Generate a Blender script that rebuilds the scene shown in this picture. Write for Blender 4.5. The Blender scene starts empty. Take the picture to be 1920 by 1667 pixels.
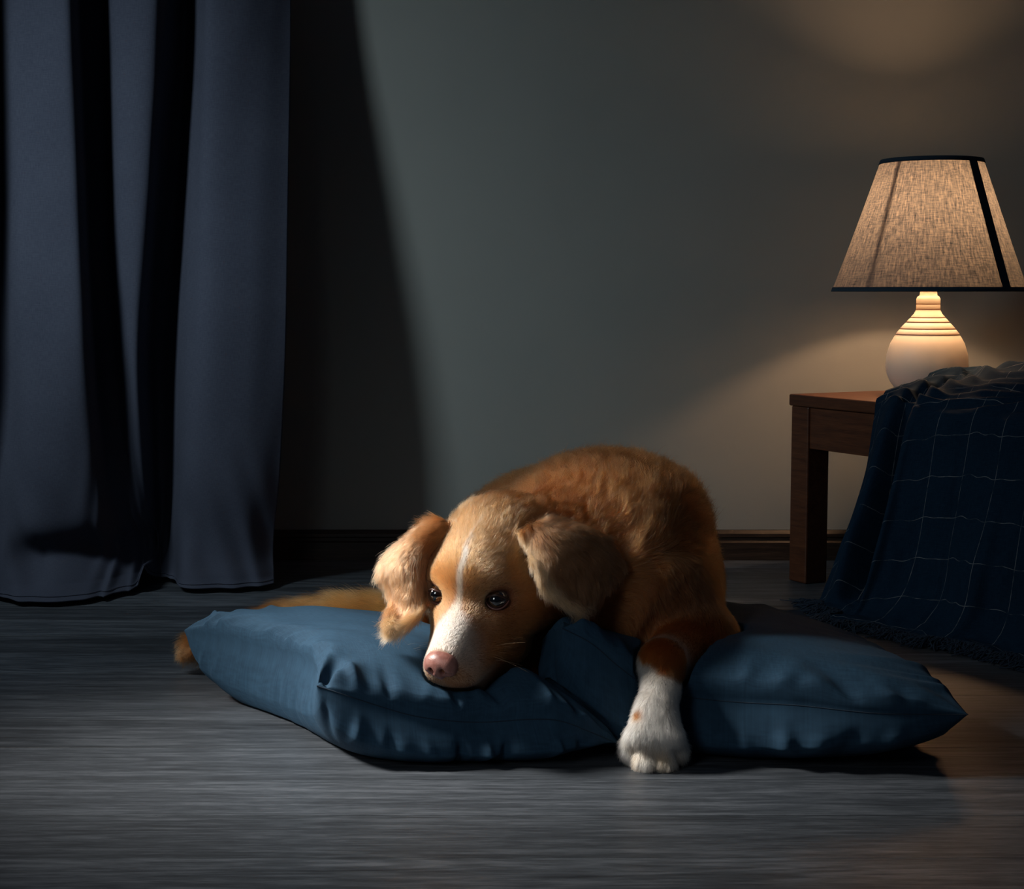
import bpy, math, random
import numpy as np
from mathutils import Vector, Matrix, kdtree

S = bpy.context.scene
COL = S.collection
rng = np.random.default_rng(7)
random.seed(7)
PI = math.pi

# ------------------------------------------------------------------ camera, world, lights, exposure
FOC, CX, CY, HCAM = 3000.0, 960.0, 833.5, 0.6
PITCH = math.atan(283.0 / FOC)
cam_d = bpy.data.cameras.new('camera'); cam = bpy.data.objects.new('camera', cam_d); COL.objects.link(cam)
cam_d.sensor_width = 36; cam_d.lens = FOC / 1920 * 36; cam_d.clip_start = 0.05
cam.location = (0, 0, HCAM); cam.rotation_euler = (PI / 2 - PITCH, 0, 0)
S.camera = cam
S.view_settings.view_transform = 'Standard'; S.view_settings.look = 'None'
S.view_settings.exposure = 0; S.view_settings.gamma = 1; S.view_settings.use_curve_mapping = False

w = bpy.data.worlds.new('world'); S.world = w; w.use_nodes = True
w.node_tree.nodes['Background'].inputs['Color'].default_value = (0.55, 0.7, 1.0, 1)
w.node_tree.nodes['Background'].inputs['Strength'].default_value = 0.018

def area(name, loc, target, sx, sy, power, color, spread=PI):
    l = bpy.data.lights.new(name, 'AREA'); l.shape = 'RECTANGLE'; l.size = sx; l.size_y = sy
    l.energy = power; l.color = color; l.spread = spread
    o = bpy.data.objects.new(name, l); COL.objects.link(o); o.location = loc
    o.rotation_euler = (Vector(target) - Vector(loc)).to_track_quat('-Z', 'Y').to_euler()
    return o
area('key_light', (-1.45, 2.30, 1.35), (-0.62, 3.15, 0.62), 0.22, 0.44, 3.9, (0.82, 0.955, 1.0), 1.75)
area('added_dog_light', (-1.72, 2.14, 1.46), (-0.25, 2.02, 0.12), 0.36, 0.42, 3.4, (1.0, 0.945, 0.865), math.radians(29))  # added lamp with a narrow beam, brightens the dog beyond the key
area('added_eye_light', (-0.80, 0.62, 0.98), (-0.05, 2.06, 0.20), 0.50, 0.65, 0.42, (0.93, 0.98, 1.0), math.radians(60))  # added weak front lamp, gives the eyes highlights and the face some fill

# ------------------------------------------------------------------ helpers
def P(px, py, Y):
    u = (px - CX) / FOC; v = (CY - py) / FOC
    d = np.array([u, math.cos(PITCH) + v * math.sin(PITCH), -math.sin(PITCH) + v * math.cos(PITCH)])
    return np.array([0, 0, HCAM]) + d * (Y / d[1])
def PZ(px, py, z):
    u = (px - CX) / FOC; v = (CY - py) / FOC
    d = np.array([u, math.cos(PITCH) + v * math.sin(PITCH), -math.sin(PITCH) + v * math.cos(PITCH)])
    return np.array([0, 0, HCAM]) + d * ((z - HCAM) / d[2])

def mesh(name, verts, faces, mat=None, parent=None, smooth=False, matrix=None):
    me = bpy.data.meshes.new(name)
    me.from_pydata([tuple(map(float, v)) for v in verts], [], [tuple(map(int, f)) for f in faces]); me.update()
    if smooth: me.shade_smooth()
    if mat: me.materials.append(mat)
    o = bpy.data.objects.new(name, me); COL.objects.link(o)
    if parent is not None: o.parent = parent
    if matrix is not None: o.matrix_local = matrix
    return o
def thing(name, label, cat, loc=(0, 0, 0), rz=0, group=None):
    o = bpy.data.objects.new(name, None); COL.objects.link(o); o.location = loc; o.rotation_euler = (0, 0, rz)
    o['label'] = label; o['category'] = cat; o.empty_display_size = 0.05
    if group: o['group'] = group
    return o
def struct(o): o['kind'] = 'structure'; return o

def box_data(x0, x1, y0, y1, z0, z1, bev=0.0):
    import bmesh
    bm = bmesh.new()
    bmesh.ops.create_cube(bm, size=1)
    for v in bm.verts:
        v.co = Vector((x0 + (v.co.x + .5) * (x1 - x0), y0 + (v.co.y + .5) * (y1 - y0), z0 + (v.co.z + .5) * (z1 - z0)))
    if bev: bmesh.ops.bevel(bm, geom=bm.edges[:], offset=bev, segments=2, profile=.5, affect='EDGES')
    bm.verts.index_update()
    vs = [v.co[:] for v in bm.verts]; fs = [[v.index for v in f.verts] for f in bm.faces]; bm.free()
    return vs, fs
def box(name, b, mat, parent=None, bev=0.0, matrix=None):
    vs, fs = box_data(*b, bev); return mesh(name, vs, fs, mat, parent, False, matrix)

def catmull(pts, n):
    p = np.asarray(pts, float); m = len(p)
    t = np.linspace(0, m - 1, n); i = np.minimum(t.astype(int), m - 2); f = (t - i)[:, None]
    q = np.vstack([2 * p[0] - p[1], p, 2 * p[-1] - p[-2]])
    a, b, c, d = q[i], q[i + 1], q[i + 2], q[i + 3]
    return .5 * (2 * b + (c - a) * f + (2 * a - 5 * b + 4 * c - d) * f ** 2 + (3 * b - a - 3 * c + d) * f ** 3)
def catgrid(ctrl, nu, nv):           # ctrl [rows][cols][3] -> (nv,nu,3)
    c = np.asarray(ctrl, float)
    rows = np.stack([catmull(r, nu) for r in c])
    return np.stack([catmull(rows[:, j], nv) for j in range(nu)], axis=1)
def grid_faces(nv, nu, off=0, flip=False):
    i, j = np.meshgrid(np.arange(nv - 1), np.arange(nu - 1), indexing='ij')
    a = (i * nu + j).ravel() + off
    q = np.stack([a, a + 1, a + nu + 1, a + nu], 1)
    return q[:, ::-1] if flip else q
def tube(path, r, seg=8, closed=False):
    p = np.asarray(path, float); n = len(p)
    tan = np.gradient(p, axis=0)
    if closed: tan = np.roll(p, -1, 0) - np.roll(p, 1, 0)
    tan /= np.linalg.norm(tan, axis=1)[:, None] + 1e-12
    r = np.broadcast_to(r, (n,))
    ref = np.array([0, 0, 1.0]) if abs(tan[0, 2]) < .9 else np.array([1.0, 0, 0])
    vs = []; s = ref
    for i in range(n):
        s = s - tan[i] * s.dot(tan[i]); s /= np.linalg.norm(s); t2 = np.cross(tan[i], s)
        for k in range(seg):
            a = 2 * PI * k / seg; vs.append(p[i] + r[i] * (math.cos(a) * s + math.sin(a) * t2))
    fs = []
    for i in range(n if closed else n - 1):
        j = (i + 1) % n
        for k in range(seg):
            k2 = (k + 1) % seg; fs.append((i * seg + k, i * seg + k2, j * seg + k2, j * seg + k))
    if not closed:
        fs.append(tuple(range(seg))[::-1]); fs.append(tuple(range((n - 1) * seg, n * seg)))
    return vs, fs
def lathe(prof, seg=64):
    vs = []; fs = []
    for r, z in prof:
        for k in range(seg):
            a = 2 * PI * k / seg; vs.append((r * math.cos(a), r * math.sin(a), z))
    for i in range(len(prof) - 1):
        for k in range(seg):
            k2 = (k + 1) % seg; fs.append((i * seg + k, i * seg + k2, (i + 1) * seg + k2, (i + 1) * seg + k))
    return vs, fs
def smooth_noise(p, scale, seed=0, oct=3):        # cheap smooth pseudo noise: sums of sines, roughly -1..1
    r = np.random.default_rng(seed); p = np.asarray(p); out = np.zeros(p.shape[0]); amp = 1; tot = 0
    for o in range(oct):
        for _ in range(4):
            d = r.normal(size=p.shape[1]); d /= np.linalg.norm(d)
            out += amp * np.sin(p @ d * (scale * (2 ** o) * r.uniform(.7, 1.4)) + r.uniform(0, 6.28)) * .5
        tot += amp; amp *= .5
    return out / tot

# ------------------------------------------------------------------ materials
class MatB:
    def __init__(s, name):
        s.m = bpy.data.materials.new(name); s.m.use_nodes = True; s.nt = s.m.node_tree; s.n = s.nt.nodes
        s.b = s.n['Principled BSDF']; s.out = s.n['Material Output']
    def new(s, t, **k):
        n = s.n.new(t)
        for a, v in k.items(): setattr(n, a, v)
        return n
    def link(s, a, b): s.nt.links.new(a, b)
    def set(s, **k):
        for a, v in k.items():
            i = s.b.inputs[a.replace('_', ' ')]; i.default_value = (*v, 1) if isinstance(v, tuple) else v
        return s
    def ramp(s, fac, stops, interp='LINEAR'):
        r = s.new('ShaderNodeValToRGB'); r.color_ramp.interpolation = interp
        e = r.color_ramp.elements
        while len(e) < len(stops): e.new(.5)
        for x, (p, c) in zip(e, stops): x.position = p; x.color = (*c, 1) if len(c) == 3 else c
        s.link(fac, r.inputs[0]); return r.outputs[0]
    def math(s, op, a, b=None, c=None):
        n = s.new('ShaderNodeMath', operation=op)
        for i, v in enumerate((a, b, c)):
            if v is None: continue
            if isinstance(v, (int, float)): n.inputs[i].default_value = v
            else: s.link(v, n.inputs[i])
        return n.outputs[0]
    def noise(s, vec, scale, detail=4, rough=.5):
        n = s.new('ShaderNodeTexNoise'); n.inputs['Scale'].default_value = scale; n.inputs['Detail'].default_value = detail
        n.inputs['Roughness'].default_value = rough
        if vec is not None: s.link(vec, n.inputs['Vector'])
        return n.outputs['Fac']
    def mapping(s, vec, scale=(1, 1, 1), rot=(0, 0, 0)):
        m = s.new('ShaderNodeMapping'); m.inputs['Scale'].default_value = scale; m.inputs['Rotation'].default_value = rot
        s.link(vec, m.inputs['Vector']); return m.outputs[0]
    def coord(s, which='Object'): return s.new('ShaderNodeTexCoord').outputs[which]
    def pos(s): return s.new('ShaderNodeNewGeometry').outputs['Position']
    def bump(s, h, strength=.2, dist=.002):
        b = s.new('ShaderNodeBump'); b.inputs['Strength'].default_value = strength; b.inputs['Distance'].default_value = dist
        s.link(h, b.inputs['Height']); s.link(b.outputs[0], s.b.inputs['Normal'])
    def base(s, c): s.link(c, s.b.inputs['Base Color'])
    def mix(s, f, a, b, mode='MIX'):
        n = s.new('ShaderNodeMix', data_type='RGBA', blend_type=mode)
        for i, v in ((0, f), (6, a), (7, b)):
            if isinstance(v, (int, float)): n.inputs[i].default_value = v
            elif isinstance(v, tuple): n.inputs[i].default_value = (*v, 1)
            else: s.link(v, n.inputs[i])
        return n.outputs[2]

def mat_wall():
    b = MatB('wall_paint').set(Roughness=.75)
    c = b.coord()
    b.base(b.ramp(b.noise(c, 1.7, 5, .6), [(.3, (.235, .25, .24)), (.7, (.265, .28, .268))]))
    b.bump(b.noise(c, 260, 3, .6), .12, .0006); return b.m
def mat_plank():
    b = MatB('dark_oak_laminate').set(Roughness=.42)
    oi = b.new('ShaderNodeObjectInfo').outputs['Random']
    pos = b.pos()
    add = b.new('ShaderNodeVectorMath', operation='ADD'); cmb = b.new('ShaderNodeCombineXYZ')
    b.link(b.math('MULTIPLY', oi, 37.0), cmb.inputs[0]); b.link(b.math('MULTIPLY', oi, 91.0), cmb.inputs[1]); b.link(b.math('MULTIPLY', oi, 13.0), cmb.inputs[2])
    b.link(pos, add.inputs[0]); b.link(cmb.outputs[0], add.inputs[1]); v = add.outputs[0]
    fine = b.noise(b.mapping(v, (15, 150, 1)), 1.0, 6, .74)
    mid = b.noise(b.mapping(v, (3.2, 48, 1)), 1.0, 5, .62)
    # cathedral figure: rings of a slowly varying field
    fld = b.noise(b.mapping(v, (1.1, 7.5, 1)), 1.0, 2, .45)
    ring = b.math('SINE', b.math('MULTIPLY', fld, 120.0))
    spot = b.math('MULTIPLY', ring, b.ramp(b.noise(b.mapping(v, (1.3, 5, 1)), 1.0, 2), [(.5, (0, 0, 0)), (.68, (1, 1, 1))]))
    h = b.math('ADD', b.math('MULTIPLY', fine, .62), b.math('MULTIPLY', mid, .5))
    h = b.math('ADD', h, b.math('MULTIPLY', spot, .07))
    col = b.ramp(h, [(.38, (.017, .020, .0255)), (.54, (.046, .054, .065)), (.70, (.108, .122, .142))])
    tone = b.math('ADD', .70, b.math('MULTIPLY', oi, .60))
    cc = b.new('ShaderNodeCombineXYZ')
    for i in range(3): b.link(tone, cc.inputs[i])
    b.base(b.mix(1.0, col, cc.outputs[0], 'MULTIPLY'))
    b.link(b.ramp(h, [(.35, (.52,) * 3), (.75, (.36,) * 3)]), b.b.inputs['Roughness'])
    b.bump(h, .25, .0012); return b.m
def mat_wood(name, dark, mid, light, axis=(1, 14, 14), rough=.38, sc=6):
    b = MatB(name).set(Roughness=rough)
    c = b.coord()
    n = b.noise(b.mapping(c, axis), sc, 6, .6); n2 = b.noise(b.mapping(c, axis), sc * 4, 3, .6)
    h = b.math('ADD', b.math('MULTIPLY', n, .7), b.math('MULTIPLY', n2, .3))
    b.base(b.ramp(h, [(.33, dark), (.5, mid), (.68, light)])); b.bump(h, .12, .001); return b.m
def mat_cloth(name, dark, light, weave=900, rough=.85, sheen=.2, bump=.25):
    b = MatB(name).set(Roughness=rough)
    b.b.inputs['Sheen Weight'].default_value = sheen; b.b.inputs['Sheen Roughness'].default_value = .5
    b.b.inputs['Sheen Tint'].default_value = (*light, 1)
    b.b.inputs['Specular IOR Level'].default_value = .25
    uv = b.coord('UV')
    a = b.noise(b.mapping(uv, (weave, weave * .12, 1)), 1, 2); d = b.noise(b.mapping(uv, (weave * .12, weave, 1)), 1, 2)
    h = b.math('ADD', b.math('MULTIPLY', a, .5), b.math('MULTIPLY', d, .5))
    big = b.noise(b.coord(), 9, 4, .6)
    f = b.math('ADD', b.math('MULTIPLY', h, .75), b.math('MULTIPLY', big, .25))
    b.base(b.ramp(f, [(.36, dark), (.64, light)])); b.bump(h, bump, .0008); return b, uv
def mat_plain(name, col, rough=.6, **k):
    return MatB(name).set(Base_Color=col, Roughness=rough, **k).m

M_wall = mat_wall(); M_plank = mat_plank()
M_base = mat_wood('dark_skirting_wood', (.012, .008, .006), (.028, .018, .013), (.06, .038, .026), (1.2, 30, 30), .4)
M_teak = mat_wood('reddish_table_wood', (.052, .0155, .006), (.088, .027, .0095), (.125, .041, .015), (1.5, 22, 22), .42, 5)
M_cushion = mat_cloth('navy_linen', (.010, .034, .066), (.019, .058, .105), 420, .85, .12)[0].m
M_seam = mat_plain('navy_piping', (.006, .02, .04), .9)
M_curtain = mat_cloth('dark_blue_curtain_cloth', (.036, .043, .068), (.055, .064, .094), 700, .9, .1)[0].m

# ------------------------------------------------------------------ the setting
WY = 3.59
wall = struct(box('wall_back', (-3.2, 3.2, WY, WY + .12, -.02, 2.7), M_wall))
wall['label'] = 'plain matt grey wall behind the dog'
floor = struct(box('floor', (-3.2, 3.2, -.6, WY + .1, -.05, -.012), mat_plain('subfloor_board', (.02, .02, .02), .9)))
floor['label'] = 'dark grey wood plank floor'
PWD, PLN = .139, 2.6
hw_, bv_ = PWD / 2 - .00045, .0002      # long edges carry a small bevel, the butt ends are tight
pr_ = [(-hw_, -.012), (-hw_, -bv_), (-hw_ + bv_, 0), (hw_ - bv_, 0), (hw_, -bv_), (hw_, -.012)]
pm_v = [(x_, y_, z_) for x_ in (-PLN / 2 + .0002, PLN / 2 - .0002) for y_, z_ in pr_]
pm_f = [(i, i + 6, (i + 1) % 6 + 6, (i + 1) % 6) for i in range(6)] + [(0, 1, 2, 3, 4, 5), (11, 10, 9, 8, 7, 6)]
pm = bpy.data.meshes.new('plank'); pm.from_pydata(pm_v, [], pm_f); pm.materials.append(M_plank); pm.update()
y = 1.66 - 15.5 * PWD; row = 0
offs = [.22, -.05, .15, -.24, .05, -.16, .24, -.10, .11, -.20]
while y + PWD / 2 < WY + .06:
    x = -2 * PLN + offs[row % 10]
    while x < 3.2 + PLN / 2:
        if abs(x) < 3.2 + PLN / 2:
            o = bpy.data.objects.new('plank', pm); COL.objects.link(o); o.parent = floor; o.location = (x, y, random.uniform(-.0003, 0))
        x += PLN
    y += PWD; row += 1
# baseboard: a moulded profile swept along the wall
prof = [(0, 0), (.016, 0), (.016, .040), (.012, .044), (.012, .050), (.015, .053), (.015, .060), (.010, .068), (0, .068)]
vs = []; fs = []
for x in (-3.2, 3.2):
    for d, z in prof: vs.append((x, WY - d, z))
n = len(prof)
for i in range(n): fs.append((i, (i + 1) % n, n + (i + 1) % n, n + i))
fs += [tuple(range(n))[::-1], tuple(range(n, 2 * n))]
bb = struct(mesh('baseboard_back', vs, fs, M_base)); bb['label'] = 'low dark brown wooden skirting board along the grey wall'

# ------------------------------------------------------------------ curtain
def build_curtain():
    # rows: (z, [(pixel-free) x , y] control points left to right); folds are ridges toward the room
    def row(z, pts): return [(x, yy, z) for x, yy in pts]
    def X(px, Y): return (px - 960) / 3000 * Y
    # px of each control at that row + Y
    def rowpx(z, pts): return [(X(px, Y), Y, z) for px, Y in pts]
    top = [(-420, 3.30), (-330, 3.24), (-240, 3.36), (-150, 3.40), (-75, 3.17), (-30, 3.30), (12, 3.35), (46, 3.29), (120, 3.265), (156, 3.285), (172, 3.40), (208, 3.42), (232, 3.345), (305, 3.33), (335, 3.40), (362, 3.47), (388, 3.40), (410, 3.365), (480, 3.385), (556, 3.44)]
    mid = [(-420, 3.28), (-330, 3.20), (-240, 3.33), (-150, 3.36), (-75, 3.14), (-32, 3.27), (8, 3.31), (44, 3.25), (125, 3.235), (160, 3.255), (176, 3.36), (208, 3.38), (234, 3.31), (288, 3.305), (310, 3.40), (340, 3.44), (370, 3.36), (400, 3.315), (475, 3.325), (546, 3.355)]
    low = [(-420, 3.22), (-330, 3.14), (-240, 3.26), (-150, 3.28), (-75, 3.10), (-30, 3.19), (8, 3.22), (50, 3.17), (130, 3.16), (166, 3.185), (182, 3.29), (212, 3.31), (236, 3.27), (264, 3.275), (290, 3.40), (322, 3.39), (352, 3.29), (390, 3.245), (465, 3.255), (537, 3.29)]
    bot = [(-420, 3.16), (-330, 3.09), (-240, 3.18), (-150, 3.19), (-70, 3.10), (-30, 3.12), (10, 3.09), (70, 3.08), (140, 3.11), (185, 3.14), (215, 3.18), (240, 3.21), (258, 3.24), (275, 3.27), (294, 3.33), (312, 3.31), (335, 3.22), (385, 3.205), (455, 3.215), (508, 3.255)]
    def off(pts, dy): return [(p, Y + dy) for p, Y in pts]
    def shift(pts, d): return [(p, Y + dd) for (p, Y), dd in zip(pts, d)]
    ctrl = [rowpx(2.45, off(top, .06)), rowpx(1.9, off(top, .04)), rowpx(1.25, top), rowpx(.85, mid), rowpx(.5, low), rowpx(.24, [((a + c) / 2, (b + d) / 2 - .005) for (a, b), (c, d) in zip(low, bot)]), rowpx(.09, off(bot, .012)), rowpx(.030, off(bot, -.012)), rowpx(.012, off(bot, -.035))]
    nu, nv = 420, 150
    g = catgrid(ctrl, nu, nv)
    # low creases near the floor where the cloth slumps
    U = np.linspace(0, 1, nu)[None, :]; Z = g[..., 2]
    slump = np.clip((.34 - Z) / .34, 0, 1) ** 1.3
    g[..., 1] += slump * (.010 * np.sin(Z * 30 + 6 * np.sin(U * 20)) * np.sin(U * 27 + 1) + .004 * np.sin(U * 70 + Z * 30))
    q = g.reshape(-1, 3)
    g[..., 1] += (.0035 * smooth_noise(q * np.array([1, 1, .35]), 34, 3)).reshape(nv, nu)
    lift = np.clip((.10 - Z) / .10, 0, 1)
    # hem: rests on the floor, one flap kicks up where the two lengths meet
    mk = np.clip((U - .30) / .06, 0, 1) * np.clip((.72 - U) / .03, 0, 1)
    g[..., 1] += mk * (.055 * np.exp(-((Z - .085) / .038) ** 2) - .035 * np.clip((.035 - Z) / .03, 0, 1))
    flap = np.exp(-((U - .665) / .035) ** 2) * np.clip((.05 - Z) / .05, 0, 1)
    g[..., 2] += flap * .055; g[..., 1] -= flap * .012
    g[..., 2] = np.maximum(g[..., 2], .006 + .004 * np.sin(U * 60))
    nrm = np.cross(np.gradient(g, axis=1), np.gradient(g, axis=0)); nrm /= np.linalg.norm(nrm, axis=2)[..., None] + 1e-9
    back = g + nrm * -.0025 * np.sign(nrm[..., 1:2].mean() * -1)
    back[..., 2] = np.maximum(back[..., 2], .002)
    v = np.vstack([g.reshape(-1, 3), back.reshape(-1, 3)]); N = nu * nv
    f = np.vstack([grid_faces(nv, nu), grid_faces(nv, nu, N, True)]).tolist()
    for j in range(nu - 1): f.append([(nv - 1) * nu + j, (nv - 1) * nu + j + 1, N + (nv - 1) * nu + j + 1, N + (nv - 1) * nu + j]); f.append([j + 1, j, N + j, N + j + 1])
    for i in range(nv - 1):
        a = i * nu + nu - 1; f.append([a, a + nu, N + a + nu, N + a][::-1]); a = i * nu; f.append([a, a + nu, N + a + nu, N + a])
    root = thing('curtain', 'long dark blue cloth curtain hanging in deep folds to the floor', 'curtain', (-.8, 3.25, 0))
    o = mesh('drape', v - np.array([-.8, 3.25, 0]), f, M_curtain, root, True)
    uvl = o.data.uv_layers.new(name='UVMap')
    li = np.zeros(len(o.data.loops), int); o.data.loops.foreach_get('vertex_index', li)
    uu = np.tile(np.tile(np.linspace(0, 1.4, nu), nv), 2); vv = np.tile(np.repeat(np.linspace(0, 2.5, nv), nu), 2)
    uvl.data.foreach_set('uv', np.stack([uu[li], vv[li]], 1).astype(np.float32).ravel())
    # hem stitch line and side hem
    hp = g[-9] + nrm[-9] * .0012 * -1
    hv, hf = tube(hp[::2] + np.array([0, -.0008, .0]), .0008, 5)
    mesh('hem', np.array(hv) - np.array([-.8, 3.25, 0]), hf, M_curtain, root, True)
build_curtain()

# ------------------------------------------------------------------ table
TZ = .392
L_DIR = np.array([math.cos(math.radians(-62)), math.sin(math.radians(-62))]); W_DIR = np.array([-L_DIR[1], L_DIR[0]])
T0 = np.array([.582, 3.325])
def build_table():
    L, W = 1.0, .42
    root = thing('side_table', 'low reddish brown wooden table with square legs by the wall', 'table', (T0[0], T0[1], 0), math.radians(-62))
    box('tabletop', (-.004, L + .004, -.004, W + .004, TZ - .024, TZ), M_teak, root, .003)
    lw = .056
    for x in (0, L - lw):
        for yy in (0, W - lw): box('leg', (x, x + lw, yy, yy + lw, 0, TZ - .0242), M_teak, root, .003)
    h0, h1 = TZ - .110, TZ - .0245
    box('apron', (lw, L - lw, .004, .026, h0, h1), M_teak, root, .0015)
    box('apron', (lw, L - lw, W - .026, W - .004, h0, h1), M_teak, root, .0015)
    box('apron', (.004, .026, lw, W - lw, h0, h1), M_teak, root, .0015)
    box('apron', (L - .026, L - .004, lw, W - lw, h0, h1), M_teak, root, .0015)
build_table()

# ------------------------------------------------------------------ lamp
LX, LY = .848, 3.272
def build_lamp():
    root = thing('table_lamp', 'lit table lamp with white ceramic base and dark blue fabric shade', 'lamp', (LX, LY, TZ))
    s = 920.0
    def zz(py): return .6 - (py - 550) / s - TZ
    pts = [(0, 743), (36, 743), (44, 739), (55, 731), (66, 717), (73, 702), (76, 685), (74.5, 664), (68, 643), (60, 629), (57.6, 626.5), (58, 625), (52, 617.5), (49.6, 616), (50, 614.5), (42, 606), (38.5, 603.5), (38.6, 602), (34, 597), (31, 595), (31, 593.5), (26, 588), (22.5, 581), (21.2, 579), (22, 577.5), (22, 571), (21, 569.5), (22, 568), (22, 560), (20, 556), (16, 553), (15.5, 546), (0, 546)]
    prof = [(h / s, max(zz(y), .0004)) for h, y in pts]; prof[1] = (prof[1][0], .0004)
    b = MatB('white_ceramic').set(Base_Color=(.82, .75, .64), Roughness=.45); b.bump(b.noise(b.coord(), 180, 3), .08, .0006)
    vs, fs = lathe(prof, 72); mesh('lamp_base', vs, fs, b.m, root, True)
    ring = mat_plain('brown_glaze_line', (.16, .06, .02), .5)
    for h, y in ((58.3, 626), (50.4, 615.4), (39.2, 603), (31.4, 594.4), (22.2, 579), (21.8, 569.5)):
        a = np.linspace(0, 2 * PI, 72, endpoint=False); r = h / s
        vs, fs = tube(np.stack([r * np.cos(a), r * np.sin(a), np.full(72, zz(y))], 1), .0009, 6, True); mesh('groove_line', vs, fs, ring, root, True)
    # bulb and socket
    BZ = .745 - TZ
    vs, fs = lathe([(.0, zz(546)), (.018, zz(546)), (.018, zz(546) + .055), (.0, zz(546) + .055)], 24); mesh('socket', vs, fs, mat_plain('socket_plastic', (.5, .45, .4), .5), root)
    br = [(.0001, BZ - .024), (.010, BZ - .0215), (.021, BZ - .014), (.0255, BZ), (.0225, BZ + .014), (.012, BZ + .0225), (.0001, BZ + .026)]
    vs, fs = lathe([(.0001, zz(546) + .05), (.0135, zz(546) + .05), (.0135, BZ - .03), (.010, BZ - .0215), (.0001, BZ - .0215)], 24); mesh('bulb_cap', vs, fs, mat_plain('bulb_cap_white', (.75, .7, .62), .5), root)
    pr = catmull([(r, 0, z) for r, z in br], 28); vs, fs = lathe([(max(p[0], .0001), p[2]) for p in pr], 32)
    e = MatB('glowing_bulb_glass').set(Base_Color=(.9, .8, .6), Emission_Color=(1, .57, .30), Emission_Strength=BULB)
    mesh('bulb', vs, fs, e.m, root, True)
    # shade
    rb, rt, zb, zt = 178 / s, 92.5 / s, zz(545.5), zz(303)
    f = MatB('lampshade_fabric'); f.n.remove(f.b)
    c = f.coord('UV')
    t1 = f.noise(f.mapping(c, (260, 60, 1), (0, 0, .75)), 1, 3); t2 = f.noise(f.mapping(c, (60, 320, 1), (0, 0, .15)), 1, 3)
    fib = f.noise(f.mapping(c, (190, 36, 1), (0, 0, .85)), 1, 4, .7)
    hh = f.math('ADD', f.math('MULTIPLY', f.math('ADD', t1, t2), .28), f.math('MULTIPLY', fib, .44))
    tr = f.new('ShaderNodeBsdfTranslucent'); di = f.new('ShaderNodeBsdfDiffuse'); mx = f.new('ShaderNodeMixShader')
    f.link(f.ramp(hh, [(.36, (.07, .075, .09)), (.5, (.29, .29, .29)), (.64, (.60, .56, .50))]), tr.inputs[0])
    f.link(f.mix(f.new('ShaderNodeNewGeometry').outputs['Backfacing'], f.ramp(hh, [(.35, (.015, .035, .065)), (.65, (.05, .08, .12))]), (.62, .58, .52)), di.inputs[0])
    mx.inputs[0].default_value = SHADE_T; f.link(di.outputs[0], mx.inputs[1]); f.link(tr.outputs[0], mx.inputs[2]); f.link(mx.outputs[0], f.out.inputs['Surface'])
    seg = 96; rows = 14
    v = []; 
    for i in range(rows):
        t = i / (rows - 1)
        for k in range(seg):
            a = 2 * PI * k / seg; r = rb + (rt - rb) * t
            r *= 1 - .006 * math.sin(PI * t) * (1 + math.cos(6 * a)) ; v.append((r * math.cos(a), r * math.sin(a), zb + (zt - zb) * t))
    fc = []
    for i in range(rows - 1):
        for k in range(seg): fc.append((i * seg + k, i * seg + (k + 1) % seg, (i + 1) * seg + (k + 1) % seg, (i + 1) * seg + k))
    sh = mesh('lamp_shade', v, fc, f.m, root, True)
    uvl = sh.data.uv_layers.new(name='UVMap')
    for p in sh.data.polygons:
        for l in p.loop_indices:
            i = sh.data.loops[l].vertex_index; k = i % seg; r_ = i // seg
            if k == 0 and any(sh.data.loops[q].vertex_index % seg == seg - 1 for q in p.loop_indices): k = seg
            uvl.data[l].uv = (k / seg * 1.0, r_ / (rows - 1) * .28)
    trim = mat_plain('navy_shade_trim', (.010, .028, .05), .85)
    for r, z in ((rb, zb), (rt, zt)):
        a = np.linspace(0, 2 * PI, 96, endpoint=False)
        d = .0045; up = 1 if z == zb else -1
        pr = []
        vs = []; fs = []
        sl = (rt - rb) / (zt - zb)
        for (dr, dz) in ((.0008, -.001 * up), (.0016, .0), (.0016 + sl * up * .008, .008 * up), (-.0012 + sl * up * .008, .008 * up), (-.0012, -.001 * up)):
            for t in a: vs.append(((r + dr) * math.cos(t), (r + dr) * math.sin(t), z + dz))
        for i in range(5):
            for k in range(96): fs.append((i * 96 + k, i * 96 + (k + 1) % 96, ((i + 1) % 5) * 96 + (k + 1) % 96, ((i + 1) % 5) * 96 + k))
        mesh('trim_band', vs, fs, trim, root, True)
    # vertical fabric strips over the frame struts (angles measured from the camera-facing direction)
    for deg in (-104.5 + 50, -104.5 + 170, -104.5 - 110):
        vs = []; 
        for i in range(9):
            t = i / 8; r = rb + (rt - rb) * t + .0013; hw = .0115
            for sg in (-1, 0, 1):
                a = math.radians(deg) + sg * hw / r; vs.append(((r + (.0006 if sg == 0 else 0)) * math.cos(a), (r + (.0006 if sg == 0 else 0)) * math.sin(a), zb + (zt - zb) * t))
        fs = grid_faces(9, 3)
        n_ = len(vs); inner = [(x * (1 - .0022 / math.hypot(x, y_)), y_ * (1 - .0022 / math.hypot(x, y_)), z) for x, y_, z in vs]
        fs = fs.tolist() + (grid_faces(9, 3, n_, True)).tolist()
        mesh('seam_strip', vs + inner, fs, trim, root, True)
    wire = mat_plain('lampshade_wire', (.3, .3, .3), .4, Metallic=.8)
    for deg in (-104.5 - 37, -104.5 + 100):
        a = math.radians(deg); r0, r1 = rb - .026, rt - .016
        vs, fs = tube([(r0 * math.cos(a), r0 * math.sin(a), zb + .003), (r1 * math.cos(a), r1 * math.sin(a), zt - .003)], .0045, 8); mesh('strut', vs, fs, wire, root, True)
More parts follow.
